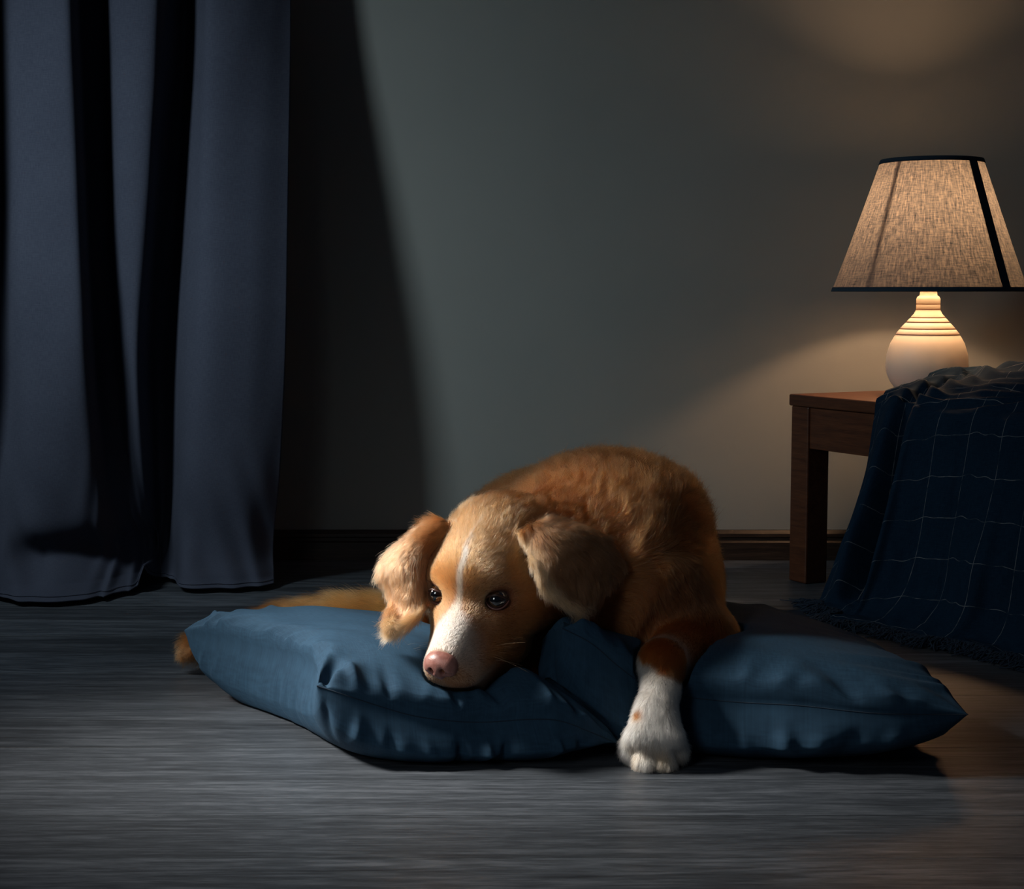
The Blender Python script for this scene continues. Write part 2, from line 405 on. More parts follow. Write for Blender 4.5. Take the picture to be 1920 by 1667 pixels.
    for k in range(3):
        a = math.radians(30 + 120 * k); vs, fs = tube([(.016 * math.cos(a), .016 * math.sin(a), zb + .01), ((rb - .003) * math.cos(a), (rb - .003) * math.sin(a), zb + .004)], .0014, 6); mesh('spoke', vs, fs, wire, root, True)
BULB = 270.0; SHADE_T = .14
build_lamp()

# ------------------------------------------------------------------ blanket
def build_blanket():
    def at(t, n, z): # t along table front edge, n out from the front face, z
        p = T0 + L_DIR * t - W_DIR * n; return (p[0], p[1], z)
    # columns along the table (t), rows from the far side over the top and down to the floor
    ts = [.275, .31, .345, .37, .41, .46, .53, .60, .68, .78, .90]
    #          0     1     2     3    4     5     6     7     8     9    10
    back = [(-.20, .400), (-.22, .402), (-.24, .404), (-.26, .41), (-.28, .41), (-.30, .41), (-.31, .40), (-.32, .40), (-.33, .40), (-.33, .40), (-.33, .40)]
    r1 = [(-.150, .441), (-.165, .450), (-.18, .457), (-.185, .461), (-.19, .468), (-.20, .474), (-.21, .474), (-.22, .466), (-.23, .46), (-.23, .46), (-.23, .46)]
    r2 = [(-.075, .426), (-.080, .436), (-.085, .442), (-.085, .424), (-.095, .446), (-.10, .440), (-.11, .446), (-.12, .440), (-.13, .43), (-.13, .43), (-.13, .43)]
    r3 = [(.003, .404), (.004, .412), (.008, .418), (-.010, .400), (.004, .424), (-.012, .418), (-.02, .425), (-.02, .42), (-.03, .42), (-.03, .42), (-.03, .42)]
    r4 = [(.016, .360), (.030, .362), (.040, .365), (.010, .355), (.045, .375), (.038, .380), (.035, .385), (.034, .385), (.034, .385), (.034, .38), (.034, .38)]
    r5 = [(.022, .27), (.045, .27), (.066, .27), (.010, .27), (.072, .27), (.062, .27), (.050, .27), (.056, .27), (.050, .27), (.056, .27), (.05, .27)]
    r6 = [(.050, .16), (.075, .16), (.098, .16), (.018, .16), (.100, .16), (.085, .16), (.065, .16), (.075, .16), (.066, .16), (.07, .16), (.06, .16)]
    r7 = [(.085, .06), (.105, .06), (.122, .06), (.040, .06), (.130, .06), (.110, .06), (.085, .06), (.095, .06), (.085, .06), (.09, .06), (.08, .06)]
    r8 = [(.105, .012), (.125, .012), (.130, .012), (.105, .012), (.150, .012), (.150, .012), (.130, .012), (.130, .012), (.12, .012), (.12, .012), (.11, .012)]
    r9 = [(.120, .006), (.140, .006), (.165, .006), (.165, .006), (.205, .006), (.190, .006), (.170, .006), (.165, .006), (.16, .006), (.15, .006), (.14, .006)]
    rows = [back, r1, r2, r3, r4, r5, r6, r7, r8, r9]
    # hanging cloth fans out to the left toward the floor
    fan = [0, 0, 0, 0, 0, -.01, -.02, -.03, -.035, -.035]
    ctrl = [[at(t + fa * (1 if k < 3 else .5), n, z) for k, (t, (n, z)) in enumerate(zip(ts, r))] for r, fa in zip(rows, fan)]
    nu, nv = 230, 230
    g = catgrid(ctrl, nu, nv)
    q = g.reshape(-1, 3)
    out = np.array([-W_DIR[0], -W_DIR[1], 0])
    hang = np.clip((.42 - g[..., 2]) / .3, 0, 1)
    Uu = np.linspace(0, 1, nu)[None, :]
    for (u0, sl, a_, w_) in ((.335, .05, .016, .05), (.43, -.05, .013, .045), (.60, .08, .010, .05), (.78, -.06, .010, .05)):   # pleats with one steep side
        ph = (Uu - u0 - sl * (np.linspace(0, 1, nv)[:, None] - .5)) / w_
        g = g + (hang * a_ * np.where(ph < 0, np.exp(-ph ** 2), np.exp(-(ph * 4) ** 2)))[..., None] * out
    n1 = smooth_noise(q * np.array([1, 1, .4]), 38, 5).reshape(nv, nu); n2 = smooth_noise(q, 55, 8).reshape(nv, nu)
    g += (hang * n1 * .010)[..., None] * out
    V = np.linspace(0, 1, nv)[:, None]
    topm = np.clip((g[..., 2] - .385) / .02, 0, 1) * np.clip(V / .06, 0, 1)
    ridge = np.sin(np.clip(V, 0, .42) * 62 + 2.4 * np.sin(np.linspace(0, 9, nu))[None, :])
    g[..., 2] += topm * ((.45 - np.sqrt(ridge ** 2 + .05)) * .013 + n2 * .004)
    low = np.clip((.05 - g[..., 2]) / .05, 0, 1)
    g[..., 2] += low * np.abs(n2) * .012
    # stay on/above tabletop and outside the apron
    g[..., 2] = np.maximum(g[..., 2], .004)
    rel = (g[..., :2] - T0); nn = -(rel @ W_DIR)
    ontop = nn < .012
    g[..., 2] = np.where(ontop & (g[..., 2] > .33), np.maximum(g[..., 2], TZ + .004), g[..., 2])
    push = np.where((g[..., 2] < TZ + .004) & (nn < .009), .009 - nn, 0)
    g += push[..., None] * out
    nrm = np.cross(np.gradient(g, axis=1), np.gradient(g, axis=0)); nrm /= np.linalg.norm(nrm, axis=2)[..., None] + 1e-9
    if nrm[nv // 2, nu // 2] @ out < 0: nrm = -nrm
    inn = g - nrm * .0022; inn[..., 2] = np.maximum(inn[..., 2], .0012)
    N = nu * nv
    org = np.array([.95, 2.95, 0])
    v = np.vstack([g.reshape(-1, 3), inn.reshape(-1, 3)]) - org
    f = np.vstack([grid_faces(nv, nu, 0, True), grid_faces(nv, nu, N)]).tolist()
    for i in range(nv - 1): f.append([i * nu, (i + 1) * nu, N + (i + 1) * nu, N + i * nu])
    for j in range(nu - 1): f.append([(nv - 1) * nu + j, (nv - 1) * nu + j + 1, N + (nv - 1) * nu + j + 1, N + (nv - 1) * nu + j])
    b, uv = mat_cloth('navy_checked_blanket', (.004, .015, .032), (.008, .026, .052), 500, .9, .02)
    b.b.inputs['Specular IOR Level'].default_value = .06
    sep = b.new('ShaderNodeSeparateXYZ'); b.link(uv, sep.inputs[0])
    def line(c, per, wd, off):
        m = b.math('ABSOLUTE', b.math('SUBTRACT', b.math('FRACT', b.math('ADD', b.math('DIVIDE', c, per), off)), .5))
        return b.math('LESS_THAN', m, wd / per / 2)
    lu = line(sep.outputs[0], .082, .0012, .15); lv = line(sep.outputs[1], .075, .0012, .35)
    ln = b.math('MAXIMUM', lu, lv)
    br = b.math('MULTIPLY', ln, b.ramp(b.noise(b.mapping(uv, (40, 40, 1)), 1, 3), [(.36, (.05,) * 3), (.6, (.6,) * 3)]))
    old = b.b.inputs['Base Color'].links[0].from_socket
    b.base(b.mix(br, old, (.24, .26, .28)))
    root = thing('blanket', 'navy throw blanket with thin white check and fringe draped over the table', 'blanket', tuple(org))
    o = mesh('throw_cloth', v, f, b.m, root, True)
    # uv from arc lengths
    ul = np.concatenate([np.zeros((nv, 1)), np.cumsum(np.linalg.norm(np.diff(g, axis=1), axis=2), 1)], 1)
    ul = ul.mean(0)[None, :] * np.ones((nv, 1)); vl = np.concatenate([np.zeros((1, nu)), np.cumsum(np.linalg.norm(np.diff(g, axis=0), axis=2), 0)], 0)
    uvv = np.stack([ul, vl], 2).reshape(-1, 2); uvv = np.vstack([uvv, uvv])
    li = np.zeros(len(o.data.loops), int); o.data.loops.foreach_get('vertex_index', li)
    uvl = o.data.uv_layers.new(name='UVMap'); uvl.data.foreach_set('uv', uvv[li].astype(np.float32).ravel())
    # fringe of short twisted threads along the hem
    cs = bpy.data.hair_curves.new('fringe'); r = np.random.default_rng(3)
    e = g[-1]; pts = []; K = 7
    for j in range(nu):
        for _ in range(7):
            p = e[j] + np.array([r.normal() * .003, r.normal() * .003, .001])
            d = out * .9 + np.array([L_DIR[0], L_DIR[1], 0]) * (r.normal() * .45 - .1); d /= np.linalg.norm(d); Ls = r.uniform(.018, .042)
            c = p; bend = r.normal() * 14
            for k in range(K):
                t = k / (K - 1); pts.append((p[0] + d[0] * Ls * t - d[1] * bend * (Ls * t) ** 2, p[1] + d[1] * Ls * t + d[0] * bend * (Ls * t) ** 2, max(.0015, p[2] * (1 - t) + .002 + .008 * abs(r.normal()) * t * (1 - t))))
    pts = np.array(pts) - org; cs.add_curves([K] * (len(pts) // K))
    cs.attributes['position'].data.foreach_set('vector', pts.astype(np.float32).ravel())
    ra = cs.attributes.get('radius') or cs.attributes.new('radius', 'FLOAT', 'POINT'); ra.data.foreach_set('value', np.full(len(pts), .0010, np.float32))
    cs.materials.append(mat_plain('navy_fringe_thread', (.008, .022, .045), .9))
    fo = bpy.data.objects.new('fringe', cs); COL.objects.link(fo); fo.parent = root; fo['kind'] = 'stuff'
build_blanket()

# ------------------------------------------------------------------ dog: signed distance body
HS = .0035                                            # voxel
LO = np.array([-.60, 1.93, -.002]); HI = np.array([.40, 2.86, .45])
DIM = np.ceil((HI - LO) / HS).astype(int)
FLD = np.full(DIM, .05, np.float32)
PR = []                                               # primitives with their hair direction, length and colour
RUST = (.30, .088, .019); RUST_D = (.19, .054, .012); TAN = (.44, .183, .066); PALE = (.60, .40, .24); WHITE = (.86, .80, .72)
def unit(v): v = np.asarray(v, float); return v / (np.linalg.norm(v) + 1e-12)
def sd_cone(p, a, b, ra, rb):
    ba = b - a; t = np.clip((p - a) @ ba / (ba @ ba + 1e-12), 0, 1)
    return np.linalg.norm(p - a - t[..., None] * ba, axis=-1) - (ra + (rb - ra) * t)
def sd_ell(p, c, R, r):
    q = (p - c) @ R; k0 = np.linalg.norm(q / r, axis=-1); k1 = np.linalg.norm(q / (r * r), axis=-1)
    return k0 * (k0 - 1) / (k1 + 1e-9)
def region(lo, hi):
    i0 = np.maximum(np.floor((lo - LO) / HS).astype(int), 0); i1 = np.minimum(np.ceil((hi - LO) / HS).astype(int) + 1, DIM)
    if np.any(i1 <= i0): return None, None
    sl = tuple(slice(a, b) for a, b in zip(i0, i1))
    ax = [LO[k] + HS * np.arange(i0[k], i1[k]) for k in range(3)]
    return sl, np.stack(np.meshgrid(*ax, indexing='ij'), -1).astype(np.float32)
def blend(sl, d, k, op='add'):
    a = FLD[sl]
    if op == 'add':
        h = np.maximum(k - np.abs(a - d), 0) / k; FLD[sl] = np.minimum(a, d) - h * h * k * .25
    else:
        h = np.maximum(k - np.abs(-a - d), 0) / k; FLD[sl] = -(np.minimum(-a, d) - h * h * k * .25)
def cone(a, b, ra, rb, k=.03, hair=None, L=.02, col=RUST, op='add'):
    a, b = np.asarray(a, float), np.asarray(b, float); m = max(ra, rb) + k + .012
    sl, p = region(np.minimum(a, b) - m, np.maximum(a, b) + m)
    if sl is None: return
    blend(sl, sd_cone(p, a, b, ra, rb).astype(np.float32), k, op)
    if op == 'add': PR.append(('c', a, b, ra, rb, unit(hair if hair is not None else b - a), L, col))
def ell(c, r, R=np.eye(3), k=.03, hair=(0, 1, 0), L=.02, col=RUST, op='add'):
    c, r = np.asarray(c, float), np.asarray(r, float); m = r.max() + k + .012
    sl, p = region(c - m, c + m)
    if sl is None: return
    blend(sl, sd_ell(p, c, R, r).astype(np.float32), k, op)
    if op == 'add': PR.append(('e', c, R, r, None, unit(hair), L, col))
def chain(pts, rs, k=.03, **kw):
    for i in range(len(pts) - 1): cone(pts[i], pts[i + 1], rs[i], rs[i + 1], k, **kw)

# head frame: +X picture right, -Y toward the nose, +Z crown; turned and tipped
YAW, TIP = math.radians(-25.5), math.radians(23)
HM = np.array(Matrix.Rotation(YAW, 3, 'Z') @ Matrix.Rotation(TIP, 3, 'X'))
HO = P(887, 1107, 2.065)
def HW(x, y, z): return HO + HM @ np.array([x, y, z])
def HD(x, y, z): return HM @ np.array([x, y, z])
def head_local(p): return (p - HO) @ HM

# torso, from the chest back to the rump, curling left
torso = [P(1142, 1088, 2.27), P(1108, 1078, 2.42), P(1035, 1080, 2.57), P(955, 1100, 2.66)]
cone(torso[0], torso[1], .130, .152, .05, hair=(-.10, 1, .25), L=.050)
cone(torso[1], torso[2], .152, .150, .05, hair=(-.35, .8, .45), L=.054)
cone(torso[2], torso[3], .150, .132, .05, hair=(-.8, .5, .1), L=.050)
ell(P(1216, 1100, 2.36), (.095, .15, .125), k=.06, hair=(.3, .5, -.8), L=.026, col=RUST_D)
ell(P(1150, 960, 2.33), (.11, .13, .07), k=.06, hair=(.05, .9, .35), L=.050)
ell(P(915, 1125, 2.62), (.12, .12, .11), k=.05, hair=(-.8, .2, -.4), L=.03)
# neck with its ruff
cone(HW(.0, .095, .0), torso[0] + np.array([-.03, -.02, .01]), .072, .115, .04, hair=(.35, .75, .25), L=.030)
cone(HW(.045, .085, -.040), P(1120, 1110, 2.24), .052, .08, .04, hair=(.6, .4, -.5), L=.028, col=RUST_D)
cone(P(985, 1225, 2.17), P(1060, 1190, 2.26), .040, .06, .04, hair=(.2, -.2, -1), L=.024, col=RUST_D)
# tail lying along the floor behind the cushion
tail = [P(880, 1120, 2.64), np.array([-.165, 2.56, .068]), np.array([-.26, 2.54, .070]), np.array([-.36, 2.53, .062]), np.array([-.44, 2.52, .05]), np.array([-.50, 2.51, .04])]
chain(tail[:4], [.06, .040, .036, .032], .004, hair=(-1, -.1, .34), L=.058, col=(.50, .21, .072))
chain(tail[3:], [.032, .028, .018], .004, hair=(-.5, -.5, -.25), L=.034, col=(.25, .088, .026))
# foreleg over the right cushion
SH, EL, WR = P(1225, 1125, 2.21), P(1308, 1203, 2.19), P(1243, 1243, 2.06)
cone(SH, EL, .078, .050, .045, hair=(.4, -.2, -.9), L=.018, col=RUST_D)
cone(EL, WR, .045, .031, .03, hair=(-.6, -.8, -.1), L=.013, col=RUST)
LEGK = [WR, P(1238, 1292, 2.02), P(1230, 1345, 2.005), P(1226, 1380, 1.998)]
chain(LEGK, [.029, .0225, .0235, .026], .006, hair=(-.05, -.25, -1), L=.010, col=WHITE)
for tx, r_, tz, yy in ((1186, .0125, 1400, 2.000), (1210, .0145, 1419, 1.984), (1242, .0145, 1421, 1.984), (1267, .0125, 1402, 1.998)):
    k0 = P(1228 + (tx - 1228) * .34, 1318, 2.002); a = P(1228 + (tx - 1228) * .80, 1374, 1.984); b = P(tx, tz, yy)
    cone(k0, a, .0095, .0115, .014, hair=(unit(a - k0) * .8 + np.array([0, -.2, -.2])), L=.012, col=WHITE)
    cone(a, b, .0115, r_, .004, hair=(unit(b - a) * .6 + np.array([0, -.25, -.4])), L=.016, col=WHITE)
    ell(P(tx, tz + 5, yy - .002), (r_ * .95, r_ * 1.1, r_ * .95), k=.003, hair=((tx - 1228) * .012, -.3, -1), L=.018, col=WHITE)
# other foreleg tucked under the chin
cone(P(1010, 1270, 2.15), P(955, 1300, 2.08), .026, .024, .02, hair=(-.6, -.6, 0), L=.010, col=RUST_D)
# skull
ell(HW(0, .066, .012), (.066, .085, .060), HM, .03, hair=HD(0, 1, .12), L=.013, col=TAN)
ell(HW(0, .020, .022), (.050, .050, .036), HM, .025, hair=HD(0, 1, .4), L=.009, col=TAN)
for s in (-1, 1):
    ell(HW(s * .034, .006, .018), (.024, .022, .015), HM, .02, hair=HD(s * .55, .8, .35), L=.007, col=RUST)
    ell(HW(s * .052, .045, -.034), (.034, .055, .044), HM, .03, hair=HD(s * .5, .8, -.5), L=.013, col=RUST)
    ell(HW(s * .036, -.012, -.027), (.022, .030, .018), HM, .022, hair=HD(s * .45, .85, -.25), L=.006, col=RUST)
# muzzle: bridge, lips, chin
cone(HW(0, .0, -.020), HW(0, -.098, -.043), .039, .0262, .022, hair=HD(0, 1, .12), L=.005, col=TAN)
for s in (-1, 1):
    cone(HW(s * .031, .0, -.054), HW(s * .0175, -.086, -.062), .033, .0225, .016, hair=HD(s * .45, .8, -.5), L=.007, col=RUST)
ell(HW(0, -.092, -.058), (.027, .022, .022), HM, .014, hair=HD(0, .3, -1), L=.005, col=PALE)
for s in (-1, 1): cone(HW(s * .030, .012, -.086), HW(s * .015, -.066, -.089), .029, .019, .014, hair=HD(s * .35, .85, -.4), L=.008, col=RUST)
cone(HW(0, .03, -.098), HW(0, -.070, -.092), .034, .0185, .012, hair=HD(0, .9, -.4), L=.009, col=TAN)
# eye sockets
EYES = [HW(-.0415, -.0130, .0005), HW(.0415, -.0130, .0005)]
for e in EYES: ell(e + HD(0, -.006, 0), (.0137, .015, .0108), HM, k=.003, op='sub')
for s in (-1, 1):   # groove from the inner eye corner down the muzzle
    cone(HW(s * .026, -.022, -.008), HW(s * .030, -.050, -.040), .003, .002, .012, op='sub')

# ears: flaps laid out as control grids (columns inner to outer, rows base to tip)
def ear_grid(rows, yrows): return catgrid([[P(px, py, Y) for (px, py), Y in zip(r, yr)] for r, yr in zip(rows, yrows)], 26, 44)
earL = ear_grid([[(862, 1000), (840, 984), (818, 976), (800, 984)], [(838, 1030), (808, 1012), (776, 1010), (748, 1026)], [(818, 1072), (786, 1060), (750, 1054), (722, 1062)],
                 [(803, 1106), (780, 1100), (752, 1094), (728, 1092)], [(796, 1130), (778, 1134), (758, 1132), (740, 1124)], [(784, 1150), (770, 1156), (754, 1156), (738, 1148)], [(768, 1164), (757, 1170), (746, 1170), (734, 1162)]],
                [[2.125, 2.11, 2.115, 2.13], [2.12, 2.09, 2.095, 2.125], [2.11, 2.08, 2.085, 2.12], [2.09, 2.072, 2.08, 2.11], [2.07, 2.066, 2.072, 2.09], [2.058, 2.058, 2.062, 2.07], [2.046, 2.05, 2.05, 2.052]])
earR = ear_grid([[(980, 1004), (1000, 986), (1026, 978), (1052, 984)], [(996, 1036), (1028, 1006), (1080, 994), (1122, 1008)], [(1008, 1066), (1050, 1044), (1108, 1034), (1154, 1048)],
                 [(1019, 1096), (1062, 1088), (1112, 1078), (1148, 1076)], [(1034, 1114), (1068, 1112), (1106, 1104), (1136, 1096)], [(1050, 1126), (1074, 1128), (1100, 1126), (1120, 1118)]],
                [[2.065, 2.07, 2.085, 2.115], [2.045, 2.055, 2.08, 2.12], [2.03, 2.045, 2.075, 2.115], [2.025, 2.045, 2.075, 2.11], [2.025, 2.045, 2.07, 2.10], [2.03, 2.045, 2.065, 2.09]])
EAR = []
for g in (earL, earR):
    kd = kdtree.KDTree(g.shape[0] * g.shape[1]); pts = g.reshape(-1, 3)
    for i, p in enumerate(pts): kd.insert(p, i)
    kd.balance()
    tang = np.gradient(g, axis=0).reshape(-1, 3); tang /= np.linalg.norm(tang, axis=1)[:, None] + 1e-9
    vv_ = np.repeat(np.linspace(0, 1, g.shape[0]), g.shape[1]); uu_ = np.tile(np.linspace(0, 1, g.shape[1]), g.shape[0])
    EAR.append((kd, pts, tang, vv_, uu_))
    sl, p = region(pts.min(0) - .02, pts.max(0) + .02)
    sh = p.shape[:3]; d = np.empty(int(np.prod(sh)), np.float32)
    for i, q in enumerate(p.reshape(-1, 3).tolist()): d[i] = kd.find(q)[2]
    blend(sl, d.reshape(sh) - .0042, .014)

def sample_field(p):
    q = np.clip((np.asarray(p) - LO) / HS, 0, DIM - 1.001); i = q.astype(int); return FLD[i[..., 0], i[..., 1], i[..., 2]]
def sample_tri(p):
    q = np.clip((np.asarray(p) - LO) / HS, 0, DIM - 1.001); i = q.astype(int); f = q - i; r = 0
    for a in (0, 1):
        for b in (0, 1):
            for c in (0, 1):
                r = r + FLD[i[..., 0] + a, i[..., 1] + b, i[..., 2] + c] * (f[..., 0] if a else 1 - f[..., 0]) * (f[..., 1] if b else 1 - f[..., 1]) * (f[..., 2] if c else 1 - f[..., 2])
    return r
# lowest point of the dog above every spot of the floor: what presses on the cushions
ins = FLD < 0
ZLOW = np.where(ins.any(2), LO[2] + HS * ins.argmax(2), 9.0)

def surface_nets(F, lo, h):
    ins = F < 0; s = np.zeros(np.array(F.shape) - 1, np.int8)
    for a in (0, 1):
        for b in (0, 1):
            for c in (0, 1): s += ins[a:F.shape[0] - 1 + a, b:F.shape[1] - 1 + b, c:F.shape[2] - 1 + c]
    act = (s > 0) & (s < 8); ids = np.full(act.shape, -1, np.int64); cells = np.argwhere(act); ids[act] = np.arange(len(cells))
    acc = np.zeros((len(cells), 3)); cnt = np.zeros(len(cells))
    i, j, k = cells.T
    for ax in range(3):
        o1, o2 = [x for x in range(3) if x != ax]
        for a in (0, 1):
            for b in (0, 1):
                c0 = [i.copy(), j.copy(), k.copy()]; c0[o1] = c0[o1] + a; c0[o2] = c0[o2] + b
                c1 = [c0[0].copy(), c0[1].copy(), c0[2].copy()]; c1[ax] = c1[ax] + 1
                f0 = F[tuple(c0)]; f1 = F[tuple(c1)]; m = (f0 < 0) != (f1 < 0)
                t = np.where(m, f0 / np.where(f0 == f1, 1, f0 - f1), 0)
                pp = np.zeros((len(cells), 3)); pp[:, ax] = t; pp[:, o1] = a; pp[:, o2] = b
                acc += pp * m[:, None]; cnt += m
    verts = lo + h * (cells + acc / cnt[:, None])
    faces = []
    for ax in range(3):
        o1, o2 = [(1, 2), (2, 0), (0, 1)][ax]
        sl0 = [slice(None)] * 3; sl1 = [slice(None)] * 3; sl0[ax] = slice(0, -1); sl1[ax] = slice(1, None)
        cr = ins[tuple(sl0)] != ins[tuple(sl1)]
        e = np.argwhere(cr); e = e[(e[:, o1] > 0) & (e[:, o2] > 0) & (e[:, o1] < ids.shape[o1]) & (e[:, o2] < ids.shape[o2])]
        def cell(d1, d2):
            c = e.copy(); c[:, o1] -= d1; c[:, o2] -= d2; return ids[c[:, 0], c[:, 1], c[:, 2]]
        q = np.stack([cell(1, 1), cell(0, 1), cell(0, 0), cell(1, 0)], 1)
        inn = ins[e[:, 0], e[:, 1], e[:, 2]]
        q[~inn] = q[~inn][:, ::-1]; faces.append(q)
    return verts, np.vstack(faces)

# ------------------------------------------------------------------ cushions
BELOW = []                                            # cushion tops already laid, for what leans on them
def smooth2(a, n):
    for _ in range(n):
        b = np.pad(a, 1, mode='edge'); a = (b[:-2, 1:-1] + b[2:, 1:-1] + b[1:-1, :-2] + b[1:-1, 2:] + 2 * b[1:-1, 1:-1]) / 6
    return a
def cushion(name, label, edges, T_top, seed, bulge=.02, drop=1.5, folds=(), tucks=(), ease=4):
    # edges: front, right, back, left as 3D control points (front & back run left->right, left & right run front->back)
    n = 170
    F, R, Bk, L = (catmull(e, n) for e in edges)
    u = np.linspace(0, 1, n); u = .5 - .5 * np.cos(PI * (u * .9 + .05)); u = (u - u[0]) / (u[-1] - u[0])
    t = np.linspace(0, 1, n)
    res = lambda c: np.stack([np.interp(u, t, c[:, k]) for k in range(3)], 1)
    F, R, Bk, L = res(F), res(R), res(Bk), res(L)
    U, V = np.meshgrid(u, u)                                        # U left->right, V front->back
    Mi = (1 - V)[..., None] * F[None] + V[..., None] * Bk[None] + (1 - U)[..., None] * L[:, None] + U[..., None] * R[:, None] \
        - ((1 - U) * (1 - V))[..., None] * F[0] - (U * (1 - V))[..., None] * F[-1] - ((1 - U) * V)[..., None] * Bk[0] - (U * V)[..., None] * Bk[-1]
    su = 1 - np.abs(2 * U - 1) ** 2.0; sv = 1 - np.abs(2 * V - 1) ** 2.0
    pr = np.clip(su, 0, 1) * np.clip(sv, 0, 1)
    h = pr ** .46
    r = np.random.default_rng(seed)
    wr = np.zeros_like(U); wb = np.zeros_like(U)
    for si, (dist, along) in enumerate(((V, U), (1 - V, U), (U, V), (1 - U, V))):   # wrinkles start at the seam and die inwards
        for k in range(11):
            c = r.uniform(.06, .94); a = r.uniform(.3, 1.0) * r.choice([1, 1, -1]); wd = r.uniform(.010, .022); sk = r.uniform(-.5, .5); ln = r.uniform(.05, .16)
            f_ = a * np.exp(-((along - c - sk * dist) / (wd + .12 * dist)) ** 2) * np.exp(-(dist / ln) ** 2)
            wr += f_; wb += f_ * r.uniform(.4, 1.2)
    for (side, c, a, wd, sk, ln) in tucks:                           # hand placed tucks along the front seam
        dist, along = ((V, U), (1 - V, U), (U, V), (1 - U, V))[side]
        f_ = a * np.exp(-((along - c - sk * dist) / (wd + .10 * dist)) ** 2) * np.exp(-(dist / ln) ** 2); wr += f_; wb += f_ * 1.2
    edge = np.clip(np.minimum(np.minimum(U, 1 - U), np.minimum(V, 1 - V)) / .02, 0, 1)
    big = smooth_noise(np.stack([U.ravel(), V.ravel()], 1), 8, seed, 3).reshape(n, n)
    for cu, cv in ((0, 0), (1, 0), (0, 1), (1, 1)):                  # folds that fan out of the corners
        du, dv = np.abs(U - cu), np.abs(V - cv); rr = np.hypot(du, dv); an = np.arctan2(dv, du)
        wr += (.8 if (cu, cv) == (0, 0) else .3) * np.sin(an * 9 + seed + cu * 2 + cv) * np.exp(-((rr - .13) / .09) ** 2)
    wr *= edge; wb *= edge
    top = Mi.copy(); bot = Mi.copy()
    top[..., 2] += T_top * h + .0075 * wr + .006 * big * h
    for (p, rad, a) in folds:
        top[..., 2] += a * np.exp(-(((Mi[..., 0] - p[0]) / rad[0]) ** 2 + ((Mi[..., 1] - p[1]) / rad[1]) ** 2)) * edge
    hb = np.clip(pr ** .42 * drop, 0, 1); hb = hb * hb * (3 - 2 * hb) * .35 + hb * .65
    bot[..., 2] = Mi[..., 2] * (1 - hb) + .0035 * hb
    # both panels belly out past the seam between the corners
    gU = np.gradient(Mi, axis=1); gV = np.gradient(Mi, axis=0)
    gU[..., 2] = 0; gV[..., 2] = 0
    gU /= np.linalg.norm(gU, axis=2)[..., None] + 1e-9; gV /= np.linalg.norm(gV, axis=2)[..., None] + 1e-9
    def bump(d): return np.clip(d / .035, 0, 1) ** .6 * np.exp(-(d / .11) ** 2)
    out = -gV * (bump(V) * su ** .7)[..., None] + gV * (bump(1 - V) * su ** .7)[..., None] - gU * (bump(U) * sv ** .7)[..., None] + gU * (bump(1 - U) * sv ** .7)[..., None]
    top += out * (bulge * .45); bot += out * (bulge * (1 + .35 * wb))[..., None]
    # settle on the floor, on the other cushion and under the dog
    fl = np.full((n, n), .003)
    for kd, pts in BELOW:
        for a in range(n):
            for b_ in range(n):
                for q, i, d in kd.find_range((bot[a, b_, 0], bot[a, b_, 1], 0), .007): fl[a, b_] = max(fl[a, b_], pts[i][2] + .003)
    fl = np.maximum(fl, smooth2(fl, 3))
    bot[..., 2] = np.maximum(bot[..., 2], fl)
    ij = np.clip(((top[..., :2] - LO[:2]) / HS).astype(int), 0, np.array(ZLOW.shape) - 1)
    zl = ZLOW[ij[..., 0], ij[..., 1]] - .004
    sag = np.clip(top[..., 2] - zl, 0, .2)
    # only where the dog really lies inside the cushion
    sag_s = np.maximum(sag, smooth2(sag, ease) * 1.0)
    top[..., 2] -= sag_s
    bot[..., 2] = np.where(bot[..., 2] > zl - .004, np.maximum(zl - .004, np.minimum(fl, .0035)), bot[..., 2])
    low = np.minimum(bot[..., 2] + .003 * edge, 9)
    top[..., 2] = np.maximum(top[..., 2], low)
    # final clearance from the dog's skin
    for arr in (top, bot):
        for it in range(14):
            f0 = sample_tri(arr); m = np.clip(np.where((arr[..., 0] > -.045) & (arr[..., 1] > 2.035), .0092, .0045) - f0, 0, .012)
            gr = np.stack([sample_tri(arr + np.eye(3)[k] * .004) - sample_tri(arr - np.eye(3)[k] * .004) for k in range(3)], -1)
            gr[..., 2] = np.minimum(gr[..., 2], .0); gr /= np.linalg.norm(gr, axis=-1)[..., None] + 1e-9
            arr += gr * m[..., None] * .8; arr[..., 2] = np.maximum(arr[..., 2], .002)
    tp = np.vstack([top.reshape(-1, 3), bot.reshape(-1, 3)]); kd = kdtree.KDTree(2 * n * n)
    for i, p in enumerate(tp): kd.insert((p[0], p[1], 0), i)
    kd.balance(); BELOW.append((kd, tp))
    org = np.array([Mi[..., 0].mean(), Mi[..., 1].mean(), 0])
    N = n * n
    v = np.vstack([top.reshape(-1, 3), bot.reshape(-1, 3)]) - org
    f = np.vstack([grid_faces(n, n), grid_faces(n, n, N, True)])
    root = thing(name, label, 'cushion', tuple(org), 0, 'navy cushions under the dog')
    rim = np.concatenate([np.arange(n), (np.arange(1, n)) * n + n - 1, (n - 1) * n + np.arange(n - 1)[::-1], (np.arange(1, n - 1) * n)[::-1]])
    remap = np.arange(2 * N); remap[N + rim] = rim
    o = mesh('cover', v, remap[f], M_cushion, root, True)
    li = np.zeros(len(o.data.loops), int); o.data.loops.foreach_get('vertex_index', li)
    uvv = np.stack([U.ravel(), V.ravel()], 1) * .5; uvv = np.vstack([uvv, uvv])
    uvl = o.data.uv_layers.new(name='UVMap'); uvl.data.foreach_set('uv', uvv[li].astype(np.float32).ravel())
    tv, tf = tube(v[rim[:2 * n - 1]], .0008, 6); mesh('seam', tv, tf, M_seam, root, True)
    return root

